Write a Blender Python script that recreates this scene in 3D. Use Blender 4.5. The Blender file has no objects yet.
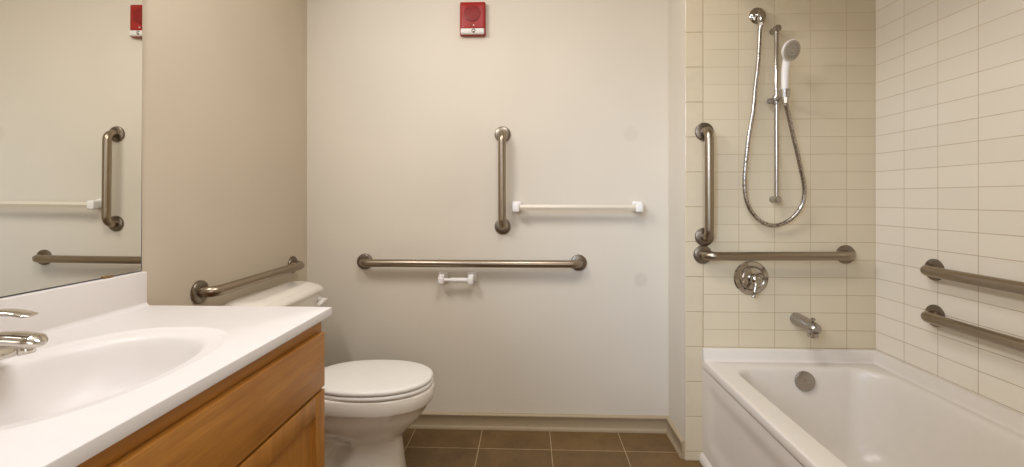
import bpy, bmesh, math, random
from mathutils import Vector, Matrix
random.seed(4)
IN = 0.0254
D = bpy.data
COL = bpy.context.scene.collection
PI = math.pi

# room, inches: camera stands over the origin, +Y runs to the wall beside the toilet
XL, XR, XT = -44.14, 26.83, 58.56      # left wall, side of the stub wall, tiled wall over the tub
YB, YT = 90.51, 80.71                  # painted end wall, tiled plumbing wall
YN, ZC = -24.0, 96.0
CAMZ = 45.2

# ------------------------------------------------------------------ materials
def srgb(r, g, b):
    f = lambda c: (c/255/12.92) if c <= 10 else ((c/255+.055)/1.055)**2.4
    return (f(r), f(g), f(b), 1)

class NT:
    def __init__(s, name):
        s.m = D.materials.new(name); s.m.use_nodes = True
        s.t = s.m.node_tree; s.n = s.t.nodes; s.l = s.t.links
        s.b = s.n['Principled BSDF']
    def new(s, typ, **kw):
        n = s.n.new(typ)
        for k, v in kw.items(): setattr(n, k, v)
        return n
    def link(s, a, b): s.l.new(a, b)
    def coord(s): return s.new('ShaderNodeTexCoord').outputs['Object']
    def mapping(s, scale=(1,1,1), loc=(0,0,0), rot=(0,0,0)):
        m = s.new('ShaderNodeMapping')
        m.inputs['Scale'].default_value = scale; m.inputs['Location'].default_value = loc; m.inputs['Rotation'].default_value = rot
        s.link(s.coord(), m.inputs['Vector']); return m.outputs['Vector']
    def noise(s, vec, scale, detail=3, rough=.5):
        n = s.new('ShaderNodeTexNoise'); n.inputs['Scale'].default_value = scale
        n.inputs['Detail'].default_value = detail; n.inputs['Roughness'].default_value = rough
        s.link(vec, n.inputs['Vector']); return n.outputs['Fac']
    def ramp(s, fac, stops):
        r = s.new('ShaderNodeValToRGB'); e = r.color_ramp.elements
        while len(e) < len(stops): e.new(.5)
        for el, (p, c) in zip(e, stops): el.position = p; el.color = c
        s.link(fac, r.inputs['Fac']); return r.outputs['Color']
    def math(s, op, a, b=None, clamp=False):
        n = s.new('ShaderNodeMath', operation=op, use_clamp=clamp)
        for i, v in enumerate((a, b)):
            if v is None: continue
            if isinstance(v, (int, float)): n.inputs[i].default_value = v
            else: s.link(v, n.inputs[i])
        return n.outputs[0]
    def mix(s, fac, a, b):
        n = s.new('ShaderNodeMix', data_type='RGBA')
        for i, v in ((0, fac), (6, a), (7, b)):
            if isinstance(v, (int, float)): n.inputs[i].default_value = v
            elif isinstance(v, tuple): n.inputs[i].default_value = v
            else: s.link(v, n.inputs[i])
        return n.outputs[2]
    def bump(s, h, strength=.2, dist=.001):
        b = s.new('ShaderNodeBump'); b.inputs['Strength'].default_value = strength; b.inputs['Distance'].default_value = dist
        s.link(h, b.inputs['Height']); s.link(b.outputs['Normal'], s.b.inputs['Normal'])
    def set(s, **kw):
        for k, v in kw.items():
            i = s.b.inputs[k.replace('_', ' ')]
            if isinstance(v, (int, float, tuple)): i.default_value = v
            else: s.link(v, i)
        return s

def simple(name, col, rough=.4, metal=0., var=.03, nscale=30, coat=0., spec=.5, bump=0., bscale=400):
    t = NT(name); v = t.coord()
    n = t.noise(v, nscale)
    d = tuple(max(0, c*(1-var)) for c in col[:3])+(1,); u = tuple(c*(1+var) for c in col[:3])+(1,)
    t.set(Base_Color=t.ramp(n, [(.3, d), (.7, u)]), Roughness=rough, Metallic=metal, Coat_Weight=coat)
    t.b.inputs['Specular IOR Level'].default_value = spec
    if bump: t.bump(t.noise(v, bscale, 2), bump, .0006)
    return t.m

def paint(name, col, spots=()):
    t = NT(name); v = t.coord()
    big = t.noise(v, 1.6, 2)
    d = tuple(c*.97 for c in col[:3])+(1,); u = tuple(min(1, c*1.03) for c in col[:3])+(1,)
    c = t.ramp(big, [(.35, d), (.65, u)])
    for (p, r, k) in spots:                 # old patched spots in the paint
        n = t.new('ShaderNodeVectorMath', operation='DISTANCE'); t.link(v, n.inputs[0]); n.inputs[1].default_value = [a*IN for a in p]
        f = t.math('SUBTRACT', 1.0, t.math('SMOOTHSTEP' if False else 'DIVIDE', n.outputs['Value'], r*IN), True)
        f = t.math('MULTIPLY', t.math('MULTIPLY', f, 2.5, True), k)
        c = t.mix(f, c, tuple(x*.72 for x in col[:3])+(1,))
    t.set(Base_Color=c, Roughness=.62)
    t.bump(t.noise(v, 260, 3, .6), .18, .0008)
    return t.m

def wall_tile(name, axis, u0, v0, TILE_A, TILE_B, bw=6, bh=3, rough=.16):
    """stack-bonded glazed tile; u runs along axis, v is height"""
    t = NT(name); v = t.coord()
    sp = t.new('ShaderNodeSeparateXYZ'); t.link(v, sp.inputs[0])
    cb = t.new('ShaderNodeCombineXYZ')
    t.link(t.math('SUBTRACT', sp.outputs['XY'.index(axis)], u0*IN - 60*bw*IN), cb.inputs[0])
    t.link(t.math('SUBTRACT', sp.outputs[2], v0*IN - 60*bh*IN), cb.inputs[1])
    b = t.new('ShaderNodeTexBrick'); b.offset = 0; b.squash = 1; b.offset_frequency = 2; b.squash_frequency = 2
    t.link(cb.outputs[0], b.inputs['Vector'])
    b.inputs['Scale'].default_value = 1; b.inputs['Brick Width'].default_value = bw*IN; b.inputs['Row Height'].default_value = bh*IN
    b.inputs['Mortar Size'].default_value = .0012; b.inputs['Mortar Smooth'].default_value = .35; b.inputs['Bias'].default_value = 0
    b.inputs['Color1'].default_value = TILE_A; b.inputs['Color2'].default_value = TILE_B
    # grout is cleaner high up, stained low down and in patches
    hz = t.math('MULTIPLY', t.math('SUBTRACT', 66*IN, sp.outputs[2]), 1/(40*IN), True)
    gn = t.noise(v, 7, 3)
    g = t.math('ADD', t.math('MULTIPLY', hz, .55), t.math('MULTIPLY', t.math('SUBTRACT', gn, .35), .9), True)
    gc = t.mix(g, srgb(204, 186, 152), srgb(164, 134, 90))
    t.link(gc, b.inputs['Mortar'])
    t.set(Base_Color=b.outputs['Color'], Roughness=t.math('ADD', rough, t.math('MULTIPLY', b.outputs['Fac'], .5)))
    wob = t.math('MULTIPLY', t.noise(v, 9, 1), .25)
    t.bump(t.math('SUBTRACT', wob, b.outputs['Fac']), .5, .0012)
    return t.m

def floor_tile(name):
    t = NT(name); v = t.coord()
    mp = t.mapping(loc=(22.25*IN + 13.1*IN*20, -83.3*IN + 13.1*IN*20, 0))
    b = t.new('ShaderNodeTexBrick'); b.offset = 0; b.squash = 1
    t.link(mp, b.inputs['Vector'])
    b.inputs['Scale'].default_value = 1; b.inputs['Brick Width'].default_value = 13.1*IN; b.inputs['Row Height'].default_value = 13.1*IN
    b.inputs['Mortar Size'].default_value = .0022; b.inputs['Mortar Smooth'].default_value = .3
    b.inputs['Color1'].default_value = srgb(118, 92, 56); b.inputs['Color2'].default_value = srgb(107, 84, 51)
    b.inputs['Mortar'].default_value = srgb(178, 158, 126)
    n = t.noise(v, 9, 6, .65); n2 = t.noise(v, 60, 4, .6)
    k = t.ramp(t.math('ADD', t.math('MULTIPLY', n, .7), t.math('MULTIPLY', n2, .3)), [(.3, (.62, .6, .58, 1)), (.7, (1.25, 1.22, 1.15, 1))])
    mm = t.new('ShaderNodeMix', data_type='RGBA', blend_type='MULTIPLY'); mm.inputs[0].default_value = .85
    t.link(b.outputs['Color'], mm.inputs[6]); t.link(k, mm.inputs[7])
    t.set(Base_Color=mm.outputs[2], Roughness=.5)
    t.bump(t.math('SUBTRACT', t.math('MULTIPLY', n2, .3), b.outputs['Fac']), .5, .0015)
    return t.m

def wood(name, axis, a, bcol, seed=0.):
    """stained maple, grain along axis"""
    t = NT(name)
    s = [14, 14, 14]; s['XYZ'.index(axis)] = 1.1
    mp = t.mapping(scale=tuple(s), loc=(seed, seed*.7, seed*1.3))
    n1 = t.noise(mp, 2.2, 6, .6)
    s2 = [90, 90, 90]; s2['XYZ'.index(axis)] = 5
    mp2 = t.mapping(scale=tuple(s2))
    n2 = t.noise(mp2, 2.0, 3, .6)
    big = t.noise(t.mapping(loc=(seed, 0, 0)), 5, 2)
    f = t.math('ADD', t.math('ADD', t.math('MULTIPLY', n1, .5), t.math('MULTIPLY', n2, .25)), t.math('MULTIPLY', big, .25))
    c = t.ramp(f, [(.34, bcol), (.5, tuple((x+y)/2 for x, y in zip(a, bcol))), (.64, a)])
    t.set(Base_Color=c, Roughness=.38)
    t.bump(n2, .08, .0005)
    return t.m

def steel(name, col, rough):
    t = NT(name); v = t.coord()
    n = t.noise(t.mapping(scale=(1, 1, 1)), 300, 2)
    t.set(Base_Color=col, Metallic=1.0, Roughness=t.math('ADD', rough-.05, t.math('MULTIPLY', n, .1)))
    t.bump(n, .06, .0003)
    return t.m


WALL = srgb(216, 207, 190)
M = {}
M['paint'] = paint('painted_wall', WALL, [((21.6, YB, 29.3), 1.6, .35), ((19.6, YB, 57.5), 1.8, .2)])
M['paint_left'] = paint('painted_wall_light_tint', srgb(207, 194, 172))  # same wall paint; the tint carries the warmer, dimmer light on this side
M['ceil'] = paint('ceiling_paint', srgb(232, 228, 220))
M['tile_end'] = wall_tile('cream_wall_tile_shaded', 'X', 29.84, 70.61, srgb(220, 207, 179), srgb(216, 203, 175))  # same tile as the tub side; darker, yellower tone carries the end wall's shade
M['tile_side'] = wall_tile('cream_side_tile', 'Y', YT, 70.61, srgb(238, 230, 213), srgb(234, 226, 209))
M['tile_trim'] = simple('cream_trim_tile', srgb(214, 200, 172), .16, var=.02)
M['floor'] = floor_tile('slate_floor_tile')
M['base'] = simple('greige_trim_paint', srgb(174, 156, 126), .42, var=.02)
M['woodY'] = wood('maple_horizontal', 'Y', srgb(196, 136, 56), srgb(154, 97, 32))
M['woodZ'] = wood('maple_vertical', 'Z', srgb(194, 134, 55), srgb(150, 95, 31), 3.)
M['counter'] = simple('cultured_marble', srgb(229, 224, 220), .38, var=.01)
M['china'] = simple('white_vitreous_china', srgb(234, 227, 214), .1, var=.01, coat=.5)
M['seat'] = simple('white_seat_plastic', srgb(240, 236, 228), .28, var=.01)
M['tub'] = simple('white_tub_enamel', srgb(226, 218, 206), .27, var=.01)
M['plastic'] = simple('white_plastic', srgb(236, 232, 226), .3, var=.01)
M['cream'] = simple('cream_plastic_rod', srgb(218, 207, 186), .35, var=.02)
M['chrome'] = steel('chrome', (.47, .435, .39, 1), .1)  # base darkened to carry the dim room these fittings reflect
M['faucet'] = steel('bright_chrome', (.66, .62, .57, 1), .08)
t = NT('spiral_hose_metal'); v = t.coord()
t.set(Base_Color=t.ramp(t.noise(v, 210, 2, .7), [(.36, (.16, .14, .12, 1)), (.62, (.66, .61, .55, 1))]), Metallic=1., Roughness=.24); M['hose'] = t.m
M['dullchrome'] = steel('dulled_chrome', (.42, .39, .36, 1), .26)
M['bar'] = steel('satin_stainless', (.34, .28, .21, 1), .3)
M['flange'] = steel('satin_stainless_flange', (.23, .192, .15, 1), .33)
M['glass'] = steel('mirror_silver', (.88, .87, .82, 1), .06)
t = NT('mirror_glass'); t.set(Base_Color=(.86, .85, .79, 1), Metallic=1., Roughness=.005); M['glass'] = t.m
M['edge'] = simple('dark_mirror_edge', srgb(92, 92, 96), .3)
M['brass'] = simple('clip_metal', srgb(150, 120, 80), .4, metal=.6)
M['red'] = simple('red_plastic', srgb(154, 18, 9), .42, var=.02)
M['darkred'] = simple('dark_red_grille', srgb(122, 13, 8), .5, var=.03)
M['lens'] = simple('strobe_lens', srgb(225, 222, 215), .12, var=.02)
M['reflector'] = simple('strobe_reflector', srgb(165, 160, 152), .2, metal=.7)
M['dark'] = simple('dark_gap', srgb(40, 34, 28), .7)
M['grey'] = simple('grey_spray_face', srgb(178, 168, 152), .35, var=.04)
M['rubber'] = simple('dark_rubber', srgb(48, 45, 42), .6)
M['bulb'] = simple('frosted_bulb', srgb(250, 246, 235), .3)

# ------------------------------------------------------------------ mesh helpers (all in inches)
def box(bm, x0, x1, y0, y1, z0, z1, r=0., seg=2):
    g = bmesh.ops.create_cube(bm, size=1)
    vs = g['verts']
    bmesh.ops.scale(bm, verts=vs, vec=(abs(x1-x0), abs(y1-y0), abs(z1-z0)))
    bmesh.ops.translate(bm, verts=vs, vec=((x0+x1)/2, (y0+y1)/2, (z0+z1)/2))
    if r > 0:
        es = list({e for v in vs for e in v.link_edges})
        bmesh.ops.bevel(bm, geom=es, offset=r, segments=seg, affect='EDGES', profile=.5)

def loft(bm, rings, cap0=True, cap1=True, closed=True):
    R = [[bm.verts.new(p) for p in ring] for ring in rings]
    n = len(R[0])
    for a, b in zip(R, R[1:]):
        for i in range(n if closed else n-1):
            j = (i+1) % n
            try: bm.faces.new((a[i], a[j], b[j], b[i]))
            except ValueError: pass
    if cap0: bm.faces.new(R[0][::-1])
    if cap1: bm.faces.new(R[-1])
    return R

def frame(n):
    n = Vector(n).normalized()
    h = Vector((0, 0, 1)) if abs(n.z) < .9 else Vector((1, 0, 0))
    u = h.cross(n).normalized(); return u, n.cross(u), n

def lathe(bm, prof, org, axis, seg=32, sx=1., sy=1.):
    """prof: (radius, height along axis); r=0 at an end closes it"""
    u, v, n = frame(axis); o = Vector(org)
    rings = []
    for r, h in prof:
        r = max(r, .002)
        rings.append([o + n*h + u*(math.cos(2*PI*i/seg)*r*sx) + v*(math.sin(2*PI*i/seg)*r*sy) for i in range(seg)])
    loft(bm, rings)

def tube(bm, pts, rad, seg=16, caps=True, flat=None):
    """rad number or list; flat=(a,b) list per point scales the section along side / up"""
    P = [Vector(p) for p in pts]; N = len(P)
    T = []
    for i in range(N):
        d = (P[min(i+1, N-1)]-P[max(i-1, 0)]); T.append(d.normalized())
    u, v, _ = frame(T[0]); rings = []
    for i in range(N):
        if i:
            q = T[i-1].rotation_difference(T[i]); u = q @ u; v = q @ v
        r = rad[i] if isinstance(rad, (list, tuple)) else rad
        a, b = flat[i] if flat else (1, 1)
        rings.append([P[i] + u*(math.cos(2*PI*k/seg)*r*a) + v*(math.sin(2*PI*k/seg)*r*b) for k in range(seg)])
    loft(bm, rings, caps, caps)

def catmull(pts, n):
    P = [Vector(p) for p in pts]; P = [2*P[0]-P[1]] + P + [2*P[-1]-P[-2]]
    out = []
    for i in range(1, len(P)-2):
        for k in range(n):
            t = k/n; a, b, c, d = P[i-1:i+3]
            out.append(.5*((2*b)+(c-a)*t+(2*a-5*b+4*c-d)*t*t+(3*b-a-3*c+d)*t**3))
    out.append(P[-2]); return out

def rrect(x0, x1, y0, y1, r, z, k=8):
    """rounded rectangle, r one radius or four: (x0y0, x1y0, x1y1, x0y1)"""
    rs = r if isinstance(r, (list, tuple)) else (r,)*4
    pts = []
    for (cx, cy, sx, sy, a0), q in zip(((x0, y0, 1, 1, PI), (x1, y0, -1, 1, 1.5*PI), (x1, y1, -1, -1, 0), (x0, y1, 1, -1, .5*PI)), rs):
        q = max(q, .01)
        for i in range(k+1):
            a = a0 + .5*PI*i/k
            pts.append(Vector((cx+sx*q+q*math.cos(a), cy+sy*q+q*math.sin(a), z)))
    return pts

def sell(cx, cy, a, b, n, z, seg=64, tail=0.):
    """superellipse outline in plan; tail narrows the -x end"""
    out = []
    for i in range(seg):
        t = 2*PI*i/seg; c, s = math.cos(t), math.sin(t)
        x = math.copysign(abs(c)**(2/n), c); y = math.copysign(abs(s)**(2/n), s)
        out.append(Vector((cx+a*x, cy+b*y*(1+tail*x), z)))
    return out

def sweep(bm, prof, path, side):
    """profile (out, up) swept along a plan path (x,y) with mitres; side=+1 left of travel"""
    n = len(path); rings = []
    for i, (x, y) in enumerate(path):
        d0 = Vector((x-path[i-1][0], y-path[i-1][1])).normalized() if i else None
        d1 = Vector((path[i+1][0]-x, path[i+1][1]-y)).normalized() if i < n-1 else None
        if d0 is None: d0 = d1
        if d1 is None: d1 = d0
        n0 = Vector((-d0.y, d0.x))*side; n1 = Vector((-d1.y, d1.x))*side
        m = (n0+n1).normalized(); m = m/max(.2, m.dot(n0))
        rings.append([Vector((x+m.x*o, y+m.y*o, h)) for o, h in prof])
    loft(bm, rings)

def mk(name, bm, mat, parent=None, base=(0, 0, 0), smooth=True, angle=38, weld=True):
    if weld: bmesh.ops.remove_doubles(bm, verts=bm.verts, dist=.0008)
    bmesh.ops.recalc_face_normals(bm, faces=bm.faces)
    if smooth:
        for f in bm.faces: f.smooth = True
        lim = math.radians(angle)
        for e in bm.edges:
            if len(e.link_faces) == 2 and e.calc_face_angle(0) > lim: e.smooth = False
    off = Vector(base)
    for v in bm.verts: v.co = (v.co-off)*IN
    me = D.meshes.new(name); bm.to_mesh(me); bm.free()
    me.materials.append(mat)
    o = D.objects.new(name, me); COL.objects.link(o)
    if parent: o.parent = parent
    return o

class Thing:
    def __init__(s, name, label, cat, base=(0, 0, 0), group=None):
        s.base = base; s.o = D.objects.new(name, None); COL.objects.link(s.o)
        s.o.empty_display_size = .05; s.o.location = [c*IN for c in base]
        s.o['label'] = label; s.o['category'] = cat
        if group: s.o['group'] = group
    def part(s, name, bm, mat, parent=None, label=None, **k):
        p = mk(name, bm, mat, parent or s.o, s.base, **k)
        if label: p['label'] = label
        return p

def struct(name, bm, mat, **k):
    o = mk(name, bm, mat, **k); o['kind'] = 'structure'; return o
B = bmesh.new

# ------------------------------------------------------------------ the setting
bm = B(); box(bm, XL-6, XT+6, YN-6, YB+6, -6, 0); struct('floor', bm, M['floor'], smooth=False)
bm = B(); box(bm, XL-6, XT+6, YN-6, YB+6, ZC, ZC+6); struct('ceiling', bm, M['ceil'], smooth=False)
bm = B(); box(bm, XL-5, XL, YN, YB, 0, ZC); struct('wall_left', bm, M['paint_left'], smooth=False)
bm = B(); box(bm, XL-5, XR, YB, YB+5, 0, ZC); struct('wall_back', bm, M['paint'], smooth=False)
bm = B(); box(bm, XR, XT+5, YT+.32, YB+5, 0, ZC); struct('wall_stub', bm, M['paint'], smooth=False)
bm = B(); box(bm, 29.84, XT, YT, YT+.32, 0, ZC); struct('wall_alcove', bm, M['tile_end'], smooth=False)
bm = B(); box(bm, XT, XT+5, 20.7, YT+.32, 0, ZC); struct('wall_right', bm, M['tile_side'], smooth=False)
bm = B(); box(bm, 31, XT+5, 16, 20.7, 0, ZC); struct('wall_foot', bm, M['paint'], smooth=False)
bm = B(); box(bm, XT, XT+5, YN, 16, 0, ZC); struct('wall_entry', bm, M['paint'], smooth=False)
bm = B(); box(bm, XL-5, XT+5, YN-5, YN, 0, ZC); struct('wall_near', bm, M['paint'], smooth=False)
bm = B(); box(bm, 29.9, XT, 20.7, YT, 82.2, ZC); struct('ceiling_drop', bm, M['paint'], smooth=False)
# bullnose trim tiles standing upright down the edge of the alcove
bm = B()
js = [0.05, 1.61] + [1.61+6*i for i in range(1, 16)]
for a, b in zip(js, js[1:]):
    box(bm, XR-.02, 29.84-.06, YT-.03, YT+.32, a+.05, b-.05, .07, 2)
struct('trim_1', bm, M['tile_trim'], angle=15)
bm = B(); box(bm, XR+.06, 29.9, YT+.03, YT+.315, 0, ZC)
struct('trim_2', bm, simple('trim_grout', srgb(180, 162, 126), .8), smooth=False)
# baseboard with a shoe moulding
bprof = [(0, 0), (.66, 0), (.68, .25), (.62, .5), (.48, .7), (.46, .8), (.46, 2.55), (.6, 2.68), (.6, 2.9), (.42, 3.08), (.16, 3.15), (0, 3.15)]
def board(name, path, side):
    bm = B(); sweep(bm, [(max(o, 0), h) for o, h in bprof], path, side); struct(name, bm, M['base'], angle=50)
board('baseboard_back', [(XL, YB), (XR, YB)], -1)
board('baseboard_right', [(XR, YB-.3), (XR, YT+.5)], -1)
board('baseboard_left', [(XL, 52), (XL, YB-.8)], -1)

# ------------------------------------------------------------------ grab bars
def grab_bar(label, p0, p1, n, stand=2.3, r=.74):
    p0, p1, n = Vector(p0), Vector(p1), Vector(n)
    t = Thing('grab_bar', label, 'grab bar', tuple(p0), 'stainless grab bars')
    d = (p1-p0).normalized(); R = 1.45
    pts = [p0+n*.25]
    def arc(p, d):
        c = p+n*(stand-R)+d*R
        return [c - d*R*math.cos(a) + n*R*math.sin(a) for a in [PI/2*i/8 for i in range(9)]]
    pts += arc(p0, d) + arc(p1, -d)[::-1] + [p1+n*.25]
    bm = B(); tube(bm, pts, r, 20); t.part('bar', bm, M['bar'])
    for p in (p0, p1):
        bm = B(); lathe(bm, [(0, .01), (1.56, .01), (1.58, .2), (1.5, .36), (1.3, .45), (.95, .5), (.8, .52), (0, .52)], p, n, 36)
        t.part('flange', bm, M['flange'])
    return t
grab_bar('short stainless grab bar on the left wall above the toilet tank', (XL, 60.34, 32.6), (XL, 84.68, 32.75), (1, 0, 0), 2.15)
grab_bar('upright stainless grab bar on the painted wall beside the long white towel bar', (-5.2, YB, 57.55), (-5.2, YB, 39.6), (0, -1, 0))
grab_bar('longest stainless grab bar, horizontal on the painted wall above the toilet paper holder', (-32.43, YB, 32.6), (9.57, YB, 32.6), (0, -1, 0))
grab_bar('upright stainless grab bar on the edge of the tiled shower wall', (29.95, YT-.03, 56.5), (29.95, YT-.03, 38.5), (0, -1, 0), 2.3)
grab_bar('horizontal stainless grab bar on the tiled wall directly above the shower valve', (29.7, YT-.03, 35.45), (53.55, YT-.03, 35.6), (0, -1, 0), 2.3)
grab_bar('upper of two stainless grab bars on the long tiled wall over the tub', (XT, 69.1, 34.8), (XT, 33.1, 34.8), (-1, 0, 0), 2.0)
grab_bar('lower of two stainless grab bars on the long tiled wall, nearest the tub rim', (XT, 69.0, 28.2), (XT, 33.0, 28.2), (-1, 0, 0), 2.0)

# ------------------------------------------------------------------ towel bar and paper holder
t = Thing('towel_bar', 'long white plastic towel bar on the painted wall', 'towel bar', (-2.2, YB, 43.6))
yc = YB-2.35
bm = B(); 
loft(bm, [[Vector((x, yc+.45*math.cos(a), 43.36+.62*math.sin(a))) for a in [2*PI*i/6 for i in range(6)]] for x in (-2.3, 20.6)])
t.part('rod', bm, M['cream'], angle=20)
for sx, x in ((1, -2.45), (-1, 20.75)):
    bm = B()
    box(bm, x-.95, x+.95, YB-.75, YB, 42.6, 44.5, .28, 3)
    box(bm, x-.6, x+.5, YB-2.2, YB-.5, 42.75, 44.25, .22, 3)
    box(bm, x-.75, x+.6, yc-.75, yc+.75, 42.45, 44.2, .3, 3)
    t.part('post', bm, M['plastic'])
t = Thing('paper_holder', 'small white toilet paper holder without a roll on the painted wall', 'toilet paper holder', (-13.9, YB, 29.9))
yc = YB-2.2; zc = 29.5
bm = B()
lathe(bm, [(0, 0), (.34, 0), (.34, 1.9), (.45, 1.92), (.45, 5.8), (0, 5.8)], (-16.9, yc, 29.45), (1, 0, 0), 20)
t.part('roller', bm, M['plastic'])
for x in (-16.9, -11.2):
    bm = B()
    box(bm, x-.95, x+.95, YB-.7, YB, 28.85, 30.75, .3, 3)
    box(bm, x-.55, x+.55, YB-2.0, YB-.4, 29.0, 30.45, .22, 3)
    box(bm, x-.55, x+.55, yc-.7, yc+.7, 28.65, 30.15, .3, 3)
    t.part('post', bm, M['plastic'])

# ------------------------------------------------------------------ fire alarm
AX0, AX1, AZ0, AZ1, AY = -13.45, -8.5, 76.7, 83.15, YB-1.25
t = Thing('fire_alarm', 'red wall-mounted fire alarm with round sounder grille and clear strobe', 'fire alarm', (-10.8, YB, 80))
bm = B(); box(bm, AX0, AX1, AY+.1, YB, AZ0, AZ1, .22, 3)
# face bulges gently
rings = []
for k, (ins, yy) in enumerate([(.1, AY+.3), (.12, AY+.05), (.35, AY-.08), (.9, AY-.16)]):
    rings.append([Vector((p.x, yy, p.y)) for p in rrect(AX0+ins, AX1-ins, AZ0+1.25+ins*.2, AZ1-ins, .25, 0, 4)])
loft(bm, rings)
t.part('housing', bm, M['red'])
gx, gz = (AX0+AX1)/2-.05, 80.75
bm = B()
lathe(bm, [(0, 0), (1.62, 0), (1.6, .12), (1.45, .18), (0, .2)], (gx, AY-.12, gz), (0, -1, 0), 32)
g = t.part('sounder_grille', bm, M['darkred'])
bm = B()
for i in range(-4, 5):
    for j in range(-4, 5):
        if i*i+j*j < 18: box(bm, gx+i*.33-.1, gx+i*.33+.1, AY-.36, AY-.28, gz+j*.33-.1, gz+j*.33+.1)
t.part('grille_slots', bm, M['red'], g)
bm = B()
rings = [[Vector((p.x, yy, p.y)) for p in rrect(AX0+.2+i, AX1-.2-i, 76.8+i, 77.9-i, .22, 0, 5)] for i, yy in ((0, AY+.3), (0, AY-.25), (.12, AY-.42), (.3, AY-.48))]
loft(bm, rings); t.part('strobe_lens', bm, M['lens'])
bm = B(); lathe(bm, [(0, 0), (.42, 0), (.3, .12), (0, .16)], (gx+.3, AY-.46, 77.35), (0, -1, 0), 20); t.part('strobe_tube', bm, M['reflector'])
bm = B(); lathe(bm, [(0, 0), (.13, 0), (.12, .12), (0, .16)], (gx+.3, AY-.14, 78.5), (0, -1, 0), 12); t.part('indicator', bm, M['lens'])
bm = B(); lathe(bm, [(0, 0), (.13, 0), (.12, .06), (0, .07)], (gx-.2, AY-.14, 78.5), (0, -1, 0), 12); t.part('screw', bm, M['dark'])

# ------------------------------------------------------------------ vanity
VY0, VY1, VX = 13.6, 50.4, -22.98
t = Thing('vanity_cabinet', 'honey-stained maple vanity cabinet under the white sink counter', 'cabinet', (-34, 32, 0))
bm = B()
box(bm, XL+.05, VX-.7, VY1-.6, VY1, 4, 32); box(bm, XL+.05, VX-.7, VY0, VY0+.6, 4, 32)
box(bm, XL+.05, XL+.4, VY0+.6, VY1-.6, 4, 32); box(bm, XL+.4, VX-.7, VY0+.6, VY1-.6, 4, 4.6)
t.part('carcass', bm, M['woodZ'], smooth=False)
bm = B(); box(bm, XL+.2, VX-3, VY0+.1, VY1-.1, 0, 4); t.part('toe_kick', bm, M['woodY'], smooth=False)
bm = B()
box(bm, VX-.75, VX, VY1-1.7, VY1+.05, 4, 32.02, .05, 2); box(bm, VX-.75, VX, VY0-.05, VY0+1.7, 4, 32.02, .05, 2)
for z0, z1 in ((29.7, 32.02), (23.5, 25.4), (4, 5.6)):
    box(bm, VX-.75, VX-.01, VY0+1.6, VY1-1.6, z0, z1)
t.part('face_frame', bm, M['woodY'], smooth=False)
bm = B(); box(bm, VX, VX+.72, VY0+.7, VY1-.7, 24.75, 30.62, .06, 3); t.part('drawer_front', bm, M['woodY'])
ym = (VY0+VY1)/2
for y0, y1 in ((VY0+.7, ym-.06), (ym+.06, VY1-.7)):
    bm = B(); z0, z1, w = 4.7, 24.45, 2.1
    box(bm, VX, VX+.72, y0, y0+w, z0, z1, .07, 2); box(bm, VX, VX+.72, y1-w, y1, z0, z1, .07, 2)
    box(bm, VX, VX+.715, y0+w-.02, y1-w+.02, z0, z0+w, .05, 2); box(bm, VX, VX+.715, y0+w-.02, y1-w+.02, z1-w, z1, .05, 2)
    dr = t.part('door', bm, M['woodZ'])
    bm = B(); box(bm, VX+.1, VX+.38, y0+w-.2, y1-w+.2, z0+w-.2, z1-w+.2); t.part('door_panel', bm, M['woodZ'], dr, smooth=False)

# counter with moulded basin
CX0, CX1, CY0, CY1, CZ = XL+.02, -22.05, 13.0, 51.05, 33.0
bx, by = -32.0, 32.0
t = Thing('sink_counter', 'glossy white sink counter with moulded oval basin on the maple vanity', 'countertop', (-33, 32, 32))
bm = B(); SEG = 96
def ray_rect(cx, cy, ang, x0, x1, y0, y1):
    c, s = math.cos(ang), math.sin(ang)
    k = min(((x1-cx)/c if c > 1e-6 else (x0-cx)/c if c < -1e-6 else 1e9), ((y1-cy)/s if s > 1e-6 else (y0-cy)/s if s < -1e-6 else 1e9))
    return cx+c*k, cy+s*k
def oval(a, b, n, z, dx=0.):
    return sell(bx+dx, by, a, b, n, z, SEG)
angs = [math.atan2(p.y-by, p.x-bx) for p in oval(7.6, 10.8, 2.4, 0)]
cors = [math.atan2(y-by, x-bx) for x in (CX0, CX1) for y in (CY0, CY1)]
# snap one ray of the fan to each corner of the slab
rays = list(angs)
for ca in cors:
    i = min(range(SEG), key=lambda k: abs((angs[k]-ca+PI) % (2*PI)-PI)); rays[i] = ca
def rect_ring(ins, z):
    return [Vector((*ray_rect(bx, by, a, CX0+ins*.0, CX1-ins, CY0+ins, CY1-ins), z)) for a in rays]
rings = [oval(6.2, 9.0, 2.2, CZ-1.02)]
rings = [rect_ring(.25, CZ-.95), rect_ring(.02, CZ-.9), rect_ring(0, CZ-.82), rect_ring(0, CZ-.07), rect_ring(.02, CZ-.02), rect_ring(.07, CZ)]
rings += [oval(7.6, 10.65, 2.4, CZ), oval(7.45, 10.5, 2.4, CZ+.07), oval(7.3, 10.35, 2.4, CZ+.08), oval(7.12, 10.15, 2.4, CZ-.04), oval(6.95, 9.9, 2.4, CZ-.1), oval(6.35, 9.0, 2.3, CZ-.17, -.1)]
rings += [oval(6.15, 8.75, 2.25, CZ-.27, -.1), oval(6.0, 8.5, 2.2, CZ-.55, -.1), oval(5.75, 8.1, 2.2, CZ-1.2, -.15), oval(5.4, 7.6, 2.15, CZ-2.2, -.2), oval(4.7, 6.8, 2.1, CZ-3.4, -.3), oval(3.7, 5.4, 2.1, CZ-4.5, -.4), oval(2.3, 3.4, 2, CZ-5.2, -.4), oval(.9, .9, 2, CZ-5.4, -.4)]
loft(bm, rings, False, True)
top = t.part('counter_slab', bm, M['counter'], angle=50)
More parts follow.
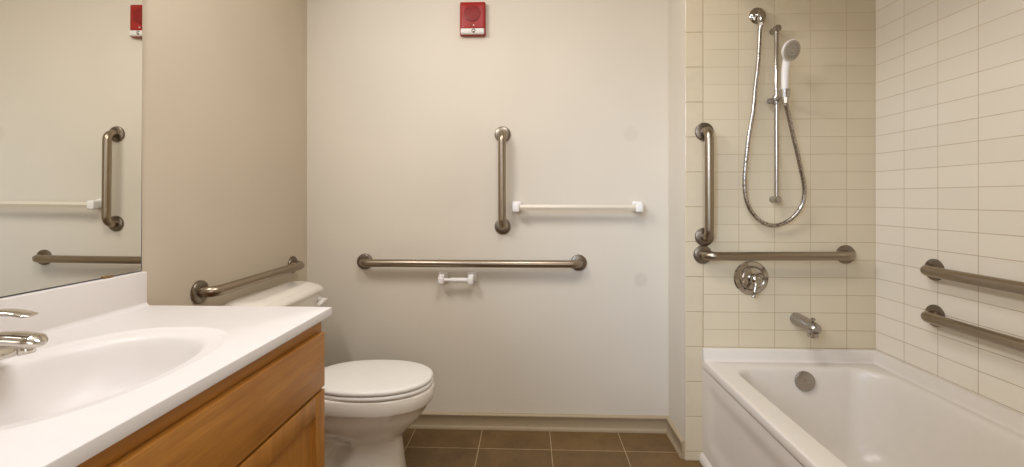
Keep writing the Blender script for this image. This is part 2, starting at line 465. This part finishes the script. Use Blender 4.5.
bm = B(); box(bm, XL+.03, XL+.85, CY0, CY1-.05, CZ-.3, 36.84, .09, 3)
cove = [(0, 0), (.42, 0), (.2, .07), (.07, .2), (0, .42)]
loft(bm, [[Vector((XL+.84+a, y, CZ-.01+b)) for a, b in cove] for y in (CY0+.05, CY1-.1)])
t.part('backsplash', bm, M['counter'])
bm = B(); lathe(bm, [(0, 0), (1.05, 0), (1.05, .08), (.85, .1), (.8, .02), (.3, .04), (0, .12)], (bx-.4, by, CZ-5.42), (0, 0, 1), 24); t.part('drain', bm, M['chrome'])
bm = B(); lathe(bm, [(0, 0), (.35, 0), (.33, .04), (0, .05)], (bx+5.25, by, CZ-1.9), (-1, 0, .35), 16); t.part('overflow_hole', bm, M['dark'])

# faucet
fx, fy = -40.6, 32.0
t = Thing('sink_faucet', 'chrome single-lever faucet behind the sink basin', 'faucet', (fx, fy, CZ))
bm = B()
loft(bm, [sell(fx, fy, 1.25*k, 3.05*k2, 2.3, CZ+h, 40) for k, k2, h in ((1, 1, .04), (1, 1, .3), (.93, .97, .55), (.75, .85, .8), (.6, .5, 1.0))])
t.part('base_plate', bm, M['faucet'])
bm = B()
pts = catmull([(fx-.4, fy, CZ+.5), (fx-.2, fy, CZ+1.2), (fx+1.0, fy, CZ+1.65), (fx+3.2, fy, CZ+2.0), (fx+4.7, fy, CZ+1.95), (fx+5.75, fy, CZ+1.75)], 6)
n = len(pts)
rad = [1.15-.3*(i/(n-1)) for i in range(n)]; rad[-1] = .25; rad[-2] = .5; rad[-3] = .66; rad[-4] = .76
tube(bm, pts, rad, 24, True, [(1.0, 1.0-.42*min(1, i/(n*.6))) for i in range(n)])
t.part('spout', bm, M['faucet'])
bm = B(); lathe(bm, [(0, 0), (.48, 0), (.5, .1), (.5, .45), (.44, .7), (0, .7)], (fx+4.5, fy, CZ+1.0), (-.12, 0, 1), 24); t.part('aerator', bm, M['faucet'])
bm = B()
lathe(bm, [(0, 0), (.85, 0), (.9, .3), (.8, .9), (.55, 1.4), (0, 1.6)], (fx-.2, fy, CZ+1.6), (.15, 0, 1), 28)
pts = catmull([(fx-.6, fy, CZ+2.7), (fx+.6, fy, CZ+3.5), (fx+2.2, fy, CZ+3.9), (fx+3.8, fy, CZ+3.9), (fx+4.9, fy, CZ+3.72)], 6)
n = len(pts)
tube(bm, pts, [.58+.1*math.sin(PI*i/(n-1)) - (.3 if i == n-1 else 0) for i in range(n)], 20, True, [(1, .55-.33*(i/(n-1))) for i in range(n)])
t.part('lever', bm, M['faucet'])

# mirror
t = Thing('wall_mirror', 'large frameless mirror on the left wall above the backsplash', 'mirror', (XL, 32, 36.9))
bm = B(); box(bm, XL, XL+.2, 13, 51.0, 36.86, 78.0); t.part('backing', bm, M['edge'], smooth=False)
bm = B(); box(bm, XL+.2, XL+.24, 13.03, 50.84, 36.98, 77.97)
for v in bm.verts:                      # hung slightly out of true
    if v.co.x > XL+.22: v.co.x = XL+.33 - .0045*(v.co.y-45) + .0055*(v.co.z-50)
t.part('mirror_glass', bm, M['glass'], smooth=False)
for y in (46.6, 17.4):
    bm = B(); box(bm, XL+.2, XL+.5, y-.5, y+.5, 36.86, 37.1, .04, 2); t.part('mirror_clip', bm, M['brass'])

# ------------------------------------------------------------------ toilet
TY = 72.9
t = Thing('toilet', 'white elongated toilet with closed lid between vanity and painted wall', 'toilet', (-30, TY, 0))
def bowl_ring(z, xb, xf, hw, n=2.3, waist=0., xw=-31.5, sw=2.6, tail=0.):
    pts = sell((xb+xf)/2, TY, (xf-xb)/2, hw, n, z, 80, tail)
    for p in pts:
        u = min(1, max(0, (xw-p.x)/1.3)); k = 1-waist*u*u*(3-2*u); p.y = TY+(p.y-TY)*k
    return pts
bm = B()
loft(bm, [
 bowl_ring(0, -40.6, -19.5, 4.7, 3.2, .1, -29), bowl_ring(.25, -40.6, -19.45, 4.75, 3.2, .1, -29), bowl_ring(.9, -40.2, -19.65, 4.6, 3.1, .14, -29), bowl_ring(1.3, -39.8, -19.75, 4.45, 3.0, .42, -28.8),
 bowl_ring(2.2, -39.6, -19.85, 4.3, 3.0, .5, -28.5), bowl_ring(4, -39.5, -20.05, 4.15, 2.9, .52, -27.9), bowl_ring(6.3, -39.5, -20.25, 4.0, 2.7, .5, -26.9), bowl_ring(7.3, -39.5, -20.3, 4.0, 2.6, .42, -26.6),
 bowl_ring(8.0, -39.4, -20.0, 4.2, 2.5, .3, -26.8, tail=.05), bowl_ring(8.8, -39.2, -19.3, 4.7, 2.4, .2, -28, tail=.08), bowl_ring(10.2, -38.8, -17.8, 5.55, 2.3, .1, -30, tail=.1), bowl_ring(12, -38.2, -16.35, 6.25, 2.25, 0, tail=.12), bowl_ring(13.2, -37.8, -15.65, 6.5, 2.2, 0, tail=.1),
 bowl_ring(13.35, -37.8, -15.4, 6.85, 2.2, 0, tail=.08), bowl_ring(13.6, -37.7, -15.25, 6.95, 2.2, 0, tail=.06), bowl_ring(15.2, -37.4, -15.15, 7.0, 2.2, 0, tail=.05),
 bowl_ring(15.5, -37.3, -15.3, 6.9, 2.2, 0, tail=.05), bowl_ring(15.62, -37.2, -15.7, 6.6, 2.2, 0, tail=.05)])
# trapway bulge seen on the flank and the shelf that carries the tank
tube(bm, catmull([(-26, TY, 9.2), (-30, TY, 8.4), (-33, TY, 6.0), (-36, TY, 4.5), (-38.5, TY, 7.5), (-39.5, TY, 11)], 5), 2.5, 20)
box(bm, -43.6, -34.5, TY-4.6, TY+4.6, 11.6, 15.5, .9, 4)
t.part('bowl', bm, M['china'], angle=48)
def lid_rings(zs, xb, xf, hw, tail):
    return [sell((xb+xf)/2+i*.0, TY, (xf-xb)/2-i, hw-i, 2.15, z, 80, tail) for i, z in zs]
bm = B(); loft(bm, lid_rings([(.25, 15.64), (.05, 15.72), (0, 15.95), (.05, 16.2), (.22, 16.32)], -34.6, -15.3, 6.95, -.0)); t.part('seat', bm, M['seat'], angle=60)
bm = B(); loft(bm, lid_rings([(.3, 16.46), (.05, 16.52), (0, 16.72), (.06, 16.95), (.3, 17.1), (.9, 17.18), (3, 17.26)], -34.7, -15.35, 7.0, -.0)); t.part('lid', bm, M['seat'], angle=60)
for s in (-1, 1):
    bm = B(); box(bm, -35.9, -33.9, TY+s*2.8-.6, TY+s*2.8+.6, 15.55, 17.0, .3, 3); t.part('hinge', bm, M['seat'])
    bm = B(); lathe(bm, [(0, 0), (.75, 0), (.75, .35), (.6, .75), (.3, .95), (0, 1.0)], (-32.6, TY+s*4.6, .7), (0, 0, 1), 20); t.part('bolt_cap', bm, M['seat'])
bm = B()
def tank_ring(ins, z): return rrect(-43.8+ins*.3, -37.1-ins, TY-9.6+ins, TY+9.6-ins, (1.0, 2.0, 2.0, 1.0), z, 8)
loft(bm, [tank_ring(1.6, 15.5), tank_ring(1.1, 15.9), tank_ring(.9, 17), tank_ring(0, 28.5), tank_ring(.0, 28.69)])
t.part('tank', bm, M['china'], angle=60)
def tl(f, b, e, z): return rrect(-44.0+b, -36.5-f, TY-11.2+e, TY+9.8-e, (1.3, 2.2, 2.2, 1.3), z, 8)
bm = B(); loft(bm, [tl(.3, .3, .3, 28.7), tl(.05, .05, .05, 28.76), tl(0, 0, 0, 28.9), tl(.02, 0, 0, 29.05), tl(.2, .0, .08, 29.35), tl(.5, .0, .2, 29.6), tl(.75, .08, .32, 29.78), tl(.85, .2, .42, 29.86), tl(.9, .42, .5, 29.86), tl(1.0, .62, .58, 29.82), tl(1.1, .85, .7, 29.9), tl(1.35, 1.1, .9, 30.12), tl(1.75, 1.3, 1.3, 30.34), tl(2.1, 1.5, 1.9, 30.46), tl(2.4, 1.55, 2.6, 30.5)])
t.part('tank_lid', bm, M['china'], angle=45)
bm = B()
lathe(bm, [(0, 0), (.6, 0), (.55, .3), (.35, .4), (.35, 1.1), (0, 1.1)], (-37.15, TY+7.7, 27.2), (1, 0, 0), 18)
tube(bm, catmull([(-36.2, TY+8.0, 27.2), (-36.0, TY+6.2, 27.15), (-35.8, TY+4.8, 27.0)], 5), [.36]*6+[.4]*4+[.3], 14, True, [(1, .7)]*11)
t.part('flush_lever', bm, M['plastic'])

# ------------------------------------------------------------------ bathtub
t = Thing('bathtub', 'white alcove bathtub with apron front in the tiled alcove', 'bathtub', (44, 50, 0))
TX0, TX1, TYA, TYB, TZ = 29.6, XT-.04, 20.8, YT-.04, 17.5
ix0, ix1, iy0, iy1 = 33.0, 56.4, 25.5, 78.5
def inner(ins, z, far=0.):
    pts = rrect(ix0+ins, ix1-ins, iy0+ins*1.2+far*.6, iy1-ins-far*.25, (6-ins*.3, 6-ins*.3, 4.2, 2.6+ins*.4), z, 12)
    for p in pts:                       # the far end bows outward a little
        p.y -= .018*(p.x-45)**2*min(1, max(0, (p.y-68)/8))
    return pts
bm = B()
out = lambda ins, z: rrect(TX0+ins, TX1-ins*.2, TYA+ins*.2, TYB-ins*.2, (.15,)*4, z, 12)
loft(bm, [out(.3, 16.0), out(.06, 16.1), out(0, 16.3), out(.0, 17.22), out(.06, 17.39), out(.17, 17.48), out(.32, 17.5), inner(-.45, 17.5), inner(-.2, 17.47), inner(.02, 17.35), inner(.2, 17.1), inner(.34, 16.7), inner(.6, 15.5), inner(1.1, 11, 1.), inner(1.8, 6.2, 2.), inner(2.6, 4.4, 3), inner(4.2, 3.3, 4), inner(7, 3.05, 5)], False, True)
lip = [(0, 17.0), (1.2, 17.5), (.98, 17.54), (.82, 17.68), (.74, 17.95), (.62, 19.2), (.5, 19.44), (.3, 19.5), (0, 19.5)]
sweep(bm, lip, [(TX0+.03, TYB), (TX1, TYB), (TX1, TYA), (TX0+.03, TYA)], -1)
t.part('basin', bm, M['tub'], angle=55)
# apron: pressed panel
bm = B(); NY, NZ = 90, 30
def apx(y, z):
    a0, a1, b0, b1, r = TYA+2.2, TYB-2.2, 3.2, 14.6, 2.2
    qx = abs(y-(a0+a1)/2)-((a1-a0)/2-r); qz = abs(z-(b0+b1)/2)-((b1-b0)/2-r)
    d = math.hypot(max(qx, 0), max(qz, 0))+min(max(qx, qz), 0)-r
    k = min(1, max(0, (-d)/2.4)); k = k*k*(3-2*k)
    return TX0+.1+.3*k
V = [[bm.verts.new((apx(TYA+(TYB-TYA)*j/NY, .02+16.0*i/NZ), TYA+(TYB-TYA)*j/NY, .02+16.0*i/NZ)) for j in range(NY+1)] for i in range(NZ+1)]
for i in range(NZ):
    for j in range(NY): bm.faces.new((V[i][j], V[i][j+1], V[i+1][j+1], V[i+1][j]))
t.part('apron', bm, M['tub'], angle=80)
bm = B(); sweep(bm, [(0, .02), (.85, .02), (.85, .7), (.7, 1.1), (.35, 1.5), (0, 1.7)], [(TX0+.4, TYB), (TX0+.4, TYA)], -1)
t.part('toe_strip', bm, M['tub'], angle=60)
ov = (44.55, 77.9, 15.35)
bm = B(); lathe(bm, [(0, 0), (1.66, 0), (1.66, .5), (1.58, .6), (1.58, 1.35), (1.5, 1.5), (1.3, 1.56), (0, 1.6)], ov, (0, -1, .12), 32); o = t.part('overflow_plate', bm, M['dullchrome'])
bm = B(); lathe(bm, [(0, 0), (.17, 0), (.15, .08), (0, .1)], (ov[0], ov[1]-1.55, ov[2]+.25), (0, -1, .12), 12); t.part('screw', bm, M['chrome'], o)
bm = B(); lathe(bm, [(0, 0), (1.3, 0), (1.25, .12), (.9, .15), (.7, .1), (0, .3)], (44.5, 68.5, 3.12), (0, 0, 1), 24); t.part('drain', bm, M['chrome'])

# ------------------------------------------------------------------ shower fittings
t = Thing('shower_valve', 'round chrome shower valve with lever on the tiled wall', 'shower valve', (37.85, YT, 31.5))
vc = (37.85, YT, 31.5)
bm = B(); lathe(bm, [(0, 0), (2.9, 0), (2.92, .1), (2.75, .3), (2.1, .42), (2.0, .36), (1.95, .4), (1.8, .75), (1.2, .95), (0, 1.0)], vc, (0, -1, 0), 48); t.part('escutcheon', bm, M['chrome'])
bm = B(); lathe(bm, [(0, .9), (.85, .9), (.95, 1.3), (.9, 1.9), (.7, 2.3), (.4, 2.45), (0, 2.5)], vc, (0, -1, 0), 32); h = t.part('handle_hub', bm, M['chrome'])
bm = B(); tube(bm, catmull([(vc[0]-.05, YT-2.0, 31.1), (vc[0]-.3, YT-2.2, 30.2), (vc[0]-.55, YT-2.3, 29.2), (vc[0]-.65, YT-2.3, 28.6)], 5), [.42]*4+[.34]*6+[.26]*3+[.3, .34, .2], 16); t.part('handle_lever', bm, M['chrome'], h)
for dx in (-1.3, 1.3):
    bm = B(); lathe(bm, [(0, 0), (.16, 0), (.14, .08), (0, .1)], (vc[0]+dx*.9*0+dx, YT-.7, 31.5+1.0), (0, -1, 0), 12); t.part('screw', bm, M['dullchrome'])

t = Thing('tub_spout', 'chrome tub spout on the tiled wall above the tub', 'tub spout', (45.4, YT, 24.6))
bm = B()
sp = [(45.4, YT-.0, 24.6), (45.4, YT-.25, 24.6), (45.4, YT-2.2, 24.5), (45.4, YT-4.4, 24.35), (45.4, YT-5.3, 24.2), (45.4, YT-5.6, 24.05)]
tube(bm, sp, [1.05, 1.07, 1.06, 1.04, 1.0, .75], 28)
t.part('spout_body', bm, M['dullchrome'])
bm = B(); lathe(bm, [(0, 0), (.8, 0), (.82, .15), (.8, .75), (.7, .8), (0, .8)], (45.4, YT-4.75, 22.95), (0, -.1, 1), 24); t.part('spout_nose', bm, M['chrome'])
bm = B(); lathe(bm, [(0, 0), (.16, 0), (.16, .35), (.34, .4), (.34, .62), (.2, .72), (0, .74)], (45.4, YT-4.7, 25.25), (0, -.2, 1), 16); t.part('diverter_knob', bm, M['chrome'])

# wall outlet
oc = Vector((38.95, YT, 76.25))
t = Thing('shower_outlet', 'round chrome shower water outlet at the top of the tiled wall', 'shower outlet', tuple(oc))
bm = B(); lathe(bm, [(0, 0), (1.4, 0), (1.42, .12), (1.25, .35), (.8, .5), (.6, .55), (0, .55)], oc, (0, -1, 0), 36); t.part('wall_flange', bm, M['chrome'])
bm = B()
el = catmull([oc+Vector((0, -.3, 0)), oc+Vector((0, -.95, .0)), oc+Vector((0, -1.4, -.2)), oc+Vector((-.06, -1.5, -.8)), oc+Vector((-.12, -1.5, -1.4))], 5)
tube(bm, el, .6, 20)
lathe(bm, [(0, 0), (.58, 0), (.6, .1), (.6, .55), (.5, .6), (.44, 1.1), (0, 1.1)], oc+Vector((-.12, -1.5, -1.15)), (0, 0, -1), 8)
t.part('elbow', bm, M['chrome'], angle=30)

# slide bar
sx, sy = 41.45, YT-1.35
t = Thing('shower_slide_bar', 'vertical chrome slide bar on the tiled wall inside the hose loop', 'shower rail', (sx, YT, 44.9))
bm = B(); tube(bm, [(sx, sy, 44.5), (sx, sy, 73.9)], .37, 20); t.part('rail', bm, M['chrome'])
for z in (73.5, 44.9):
    bm = B(); lathe(bm, [(0, 0), (.55, 0), (.55, .15), (.45, .3), (.45, 1.0), (.55, 1.1), (.58, 1.9), (.45, 2.1), (0, 2.12)], (sx, YT, z), (0, -1, 0), 24); t.part('mount', bm, M['dullchrome'])
bm = B()
lathe(bm, [(.0, -.75), (.62, -.75), (.66, -.6), (.66, .6), (.62, .75), (0, .75)], (sx, sy, 61.6), (0, 0, 1), 24)
lathe(bm, [(0, 0), (.5, 0), (.5, .8), (.42, 1.0), (0, 1.0)], (sx-.4, sy, 61.4), (-1, 0, 0), 20)
tube(bm, [(sx, sy, 61.5), (sx-.1, sy-1.2, 61.8), (sx-.13, sy-2.1, 62.0)], [.5, .42, .42], 16)
lo, hi = Vector((sx-.15, sy-2.75, 61.4)), Vector((sx-.15, sy-2.75, 62.7))
ringc = [[c+Vector((q*math.cos(2*PI*i/28), q*math.sin(2*PI*i/28), 0)) for i in range(28)] for c, q in ((lo, .58), (lo, .72), (hi, .82), (hi, .64), (lo, .58))]
loft(bm, ringc, False, False)
t.part('slider', bm, M['dullchrome'])

# hand shower
hb = Vector((sx-.15, sy-2.75, 62.0))          # where the handle sits in the bracket
t = Thing('hand_shower', 'white hand shower with grey spray face hanging in the slide bar bracket', 'shower head', tuple(hb))
hp = catmull([hb+Vector((0, 0, -.3)), hb+Vector((0, -.05, 1.6)), hb+Vector((.02, -.1, 3.6)), hb+Vector((.12, -.35, 5.2)), hb+Vector((.35, -.8, 6.3))], 6)
n = len(hp)
bm = B(); tube(bm, hp, [.5+.12*(i/(n-1)) for i in range(n)], 22); hd = t.part('handle', bm, M['plastic'], angle=60)
hc = Vector((41.6, sy-4.0, 68.65)); hn = Vector((.28, -.90, -.30)).normalized()
bm = B(); lathe(bm, [(0, -1.15), (.7, -1.1), (1.15, -.75), (1.6, -.2), (1.72, .1), (1.62, .22), (0, .22)], hc, hn, 40); t.part('head', bm, M['plastic'], angle=60)
bm = B(); lathe(bm, [(0, .2), (1.6, .2), (1.58, .28), (1.4, .33), (.75, .34), (.72, .29), (.66, .34), (0, .36)], hc, hn, 40); f = t.part('spray_face', bm, M['grey'])
bm = B(); u, v, w = frame(hn)
for rr, cnt in ((1.12, 18), (.9, 12), (.42, 8)):
    for i in range(cnt):
        a = 2*PI*i/cnt; lathe(bm, [(0, .32), (.065, .32), (.05, .42), (0, .42)], hc+u*rr*math.cos(a)+v*rr*math.sin(a), hn, 6)
t.part('nozzles', bm, M['rubber'], f)['kind'] = 'stuff'
bm = B(); lathe(bm, [(0, 0), (.45, 0), (.5, .2), (.6, 1.0), (.57, 1.3), (0, 1.3)], hb+Vector((.1, .02, -1.55)), (-.05, -.02, 1), 8); t.part('hose_nut', bm, M['chrome'], angle=30)

# hose: photo outline laid on a plane that leaves the wall by about two inches
hose = [tuple(oc+Vector((-.13, -1.48, -2.15))), (38.72, 79.41, 73.06), (38.61, 79.36, 70.86), (38.38, 79.31, 67.6), (37.96, 79.31, 63.73), (37.54, 79.31, 59.43), (36.71, 79.31, 54.33), (36.2, 79.41, 47.78), (36.8, 79.51, 44.03), (38.64, 79.51, 41.45), (41.11, 79.41, 40.52),
        (43.46, 79.11, 41.48), (45.12, 78.81, 43.58), (45.53, 78.51, 46.35), (44.72, 78.11, 50.02), (43.13, 77.51, 55.47), (42.05, 77.01, 58.98), tuple(hb+Vector((.2, .0, -1.72)))]
pts = catmull(hose, 20)
bm = B(); tube(bm, pts, [.31 if i % 2 else .37 for i in range(len(pts))], 12)
o = mk('shower_hose', bm, M['hose'], angle=180); o['label'] = 'long flexible metal shower hose hanging in a loop on the tiled wall'; o['category'] = 'hose'

# ------------------------------------------------------------------ light
def area(name, loc, aim, sx, sy, power, col):
    """rectangular lamp, long side sx along the first horizontal axis square to aim"""
    l = D.lights.new(name, 'AREA'); l.shape = 'RECTANGLE'; l.size = sx*IN; l.size_y = sy*IN; l.energy = power; l.color = col
    o = D.objects.new(name, l); COL.objects.link(o)
    z = -Vector(aim).normalized(); h = Vector((0, 0, 1)) if abs(z.z) < .99 else Vector((0, 1, 0))
    x = h.cross(z).normalized(); y = z.cross(x)
    m = Matrix((x, y, z)).transposed().to_4x4(); m.translation = Vector(loc)*IN
    o.matrix_world = m
area('vanity_light', (XL+5, 38, 86), (.95, .25, -.4), 26, 5, 15, (1., .975, .99))
area('ceiling_fill', (2, 40, ZC-.6), (0, 0, -1), 20, 20, 13, (1., .98, 1.0))  # added soft fill; no ceiling lamp is known here
area('front_fill', (10, YN+1, 55), (0, 1, 0), 30, 60, 7, (1., .98, 1.0))  # added fill from behind the camera; the near wall has no doorway
# added cool lamp for bounced daylight on the far right of the painted wall
area('cool_wall_fill', (-30, YN+4, 62), (.57, 1, -.32), 22, 50, 2.3, (.70, .92, 1.28))
D.lights['cool_wall_fill'].spread = math.radians(40)
w = D.worlds.new('World'); bpy.context.scene.world = w; w.use_nodes = True
w.node_tree.nodes['Background'].inputs[0].default_value = (.9, .85, .8, 1); w.node_tree.nodes['Background'].inputs[1].default_value = .3

# ------------------------------------------------------------------ camera
c = D.cameras.new('camera'); cam = D.objects.new('camera', c); COL.objects.link(cam)
c.sensor_fit = 'HORIZONTAL'; c.sensor_width = 36; c.lens = 463.47/1024*36; c.shift_y = -(233.5-197.73)/1024
c.clip_start = .01
cam.location = (0, 0, CAMZ*IN); cam.rotation_euler = (PI/2, 0, .0373)
sc = bpy.context.scene; sc.camera = cam
sc.view_settings.view_transform = 'Standard'; sc.view_settings.look = 'None'; sc.view_settings.exposure = 0.0
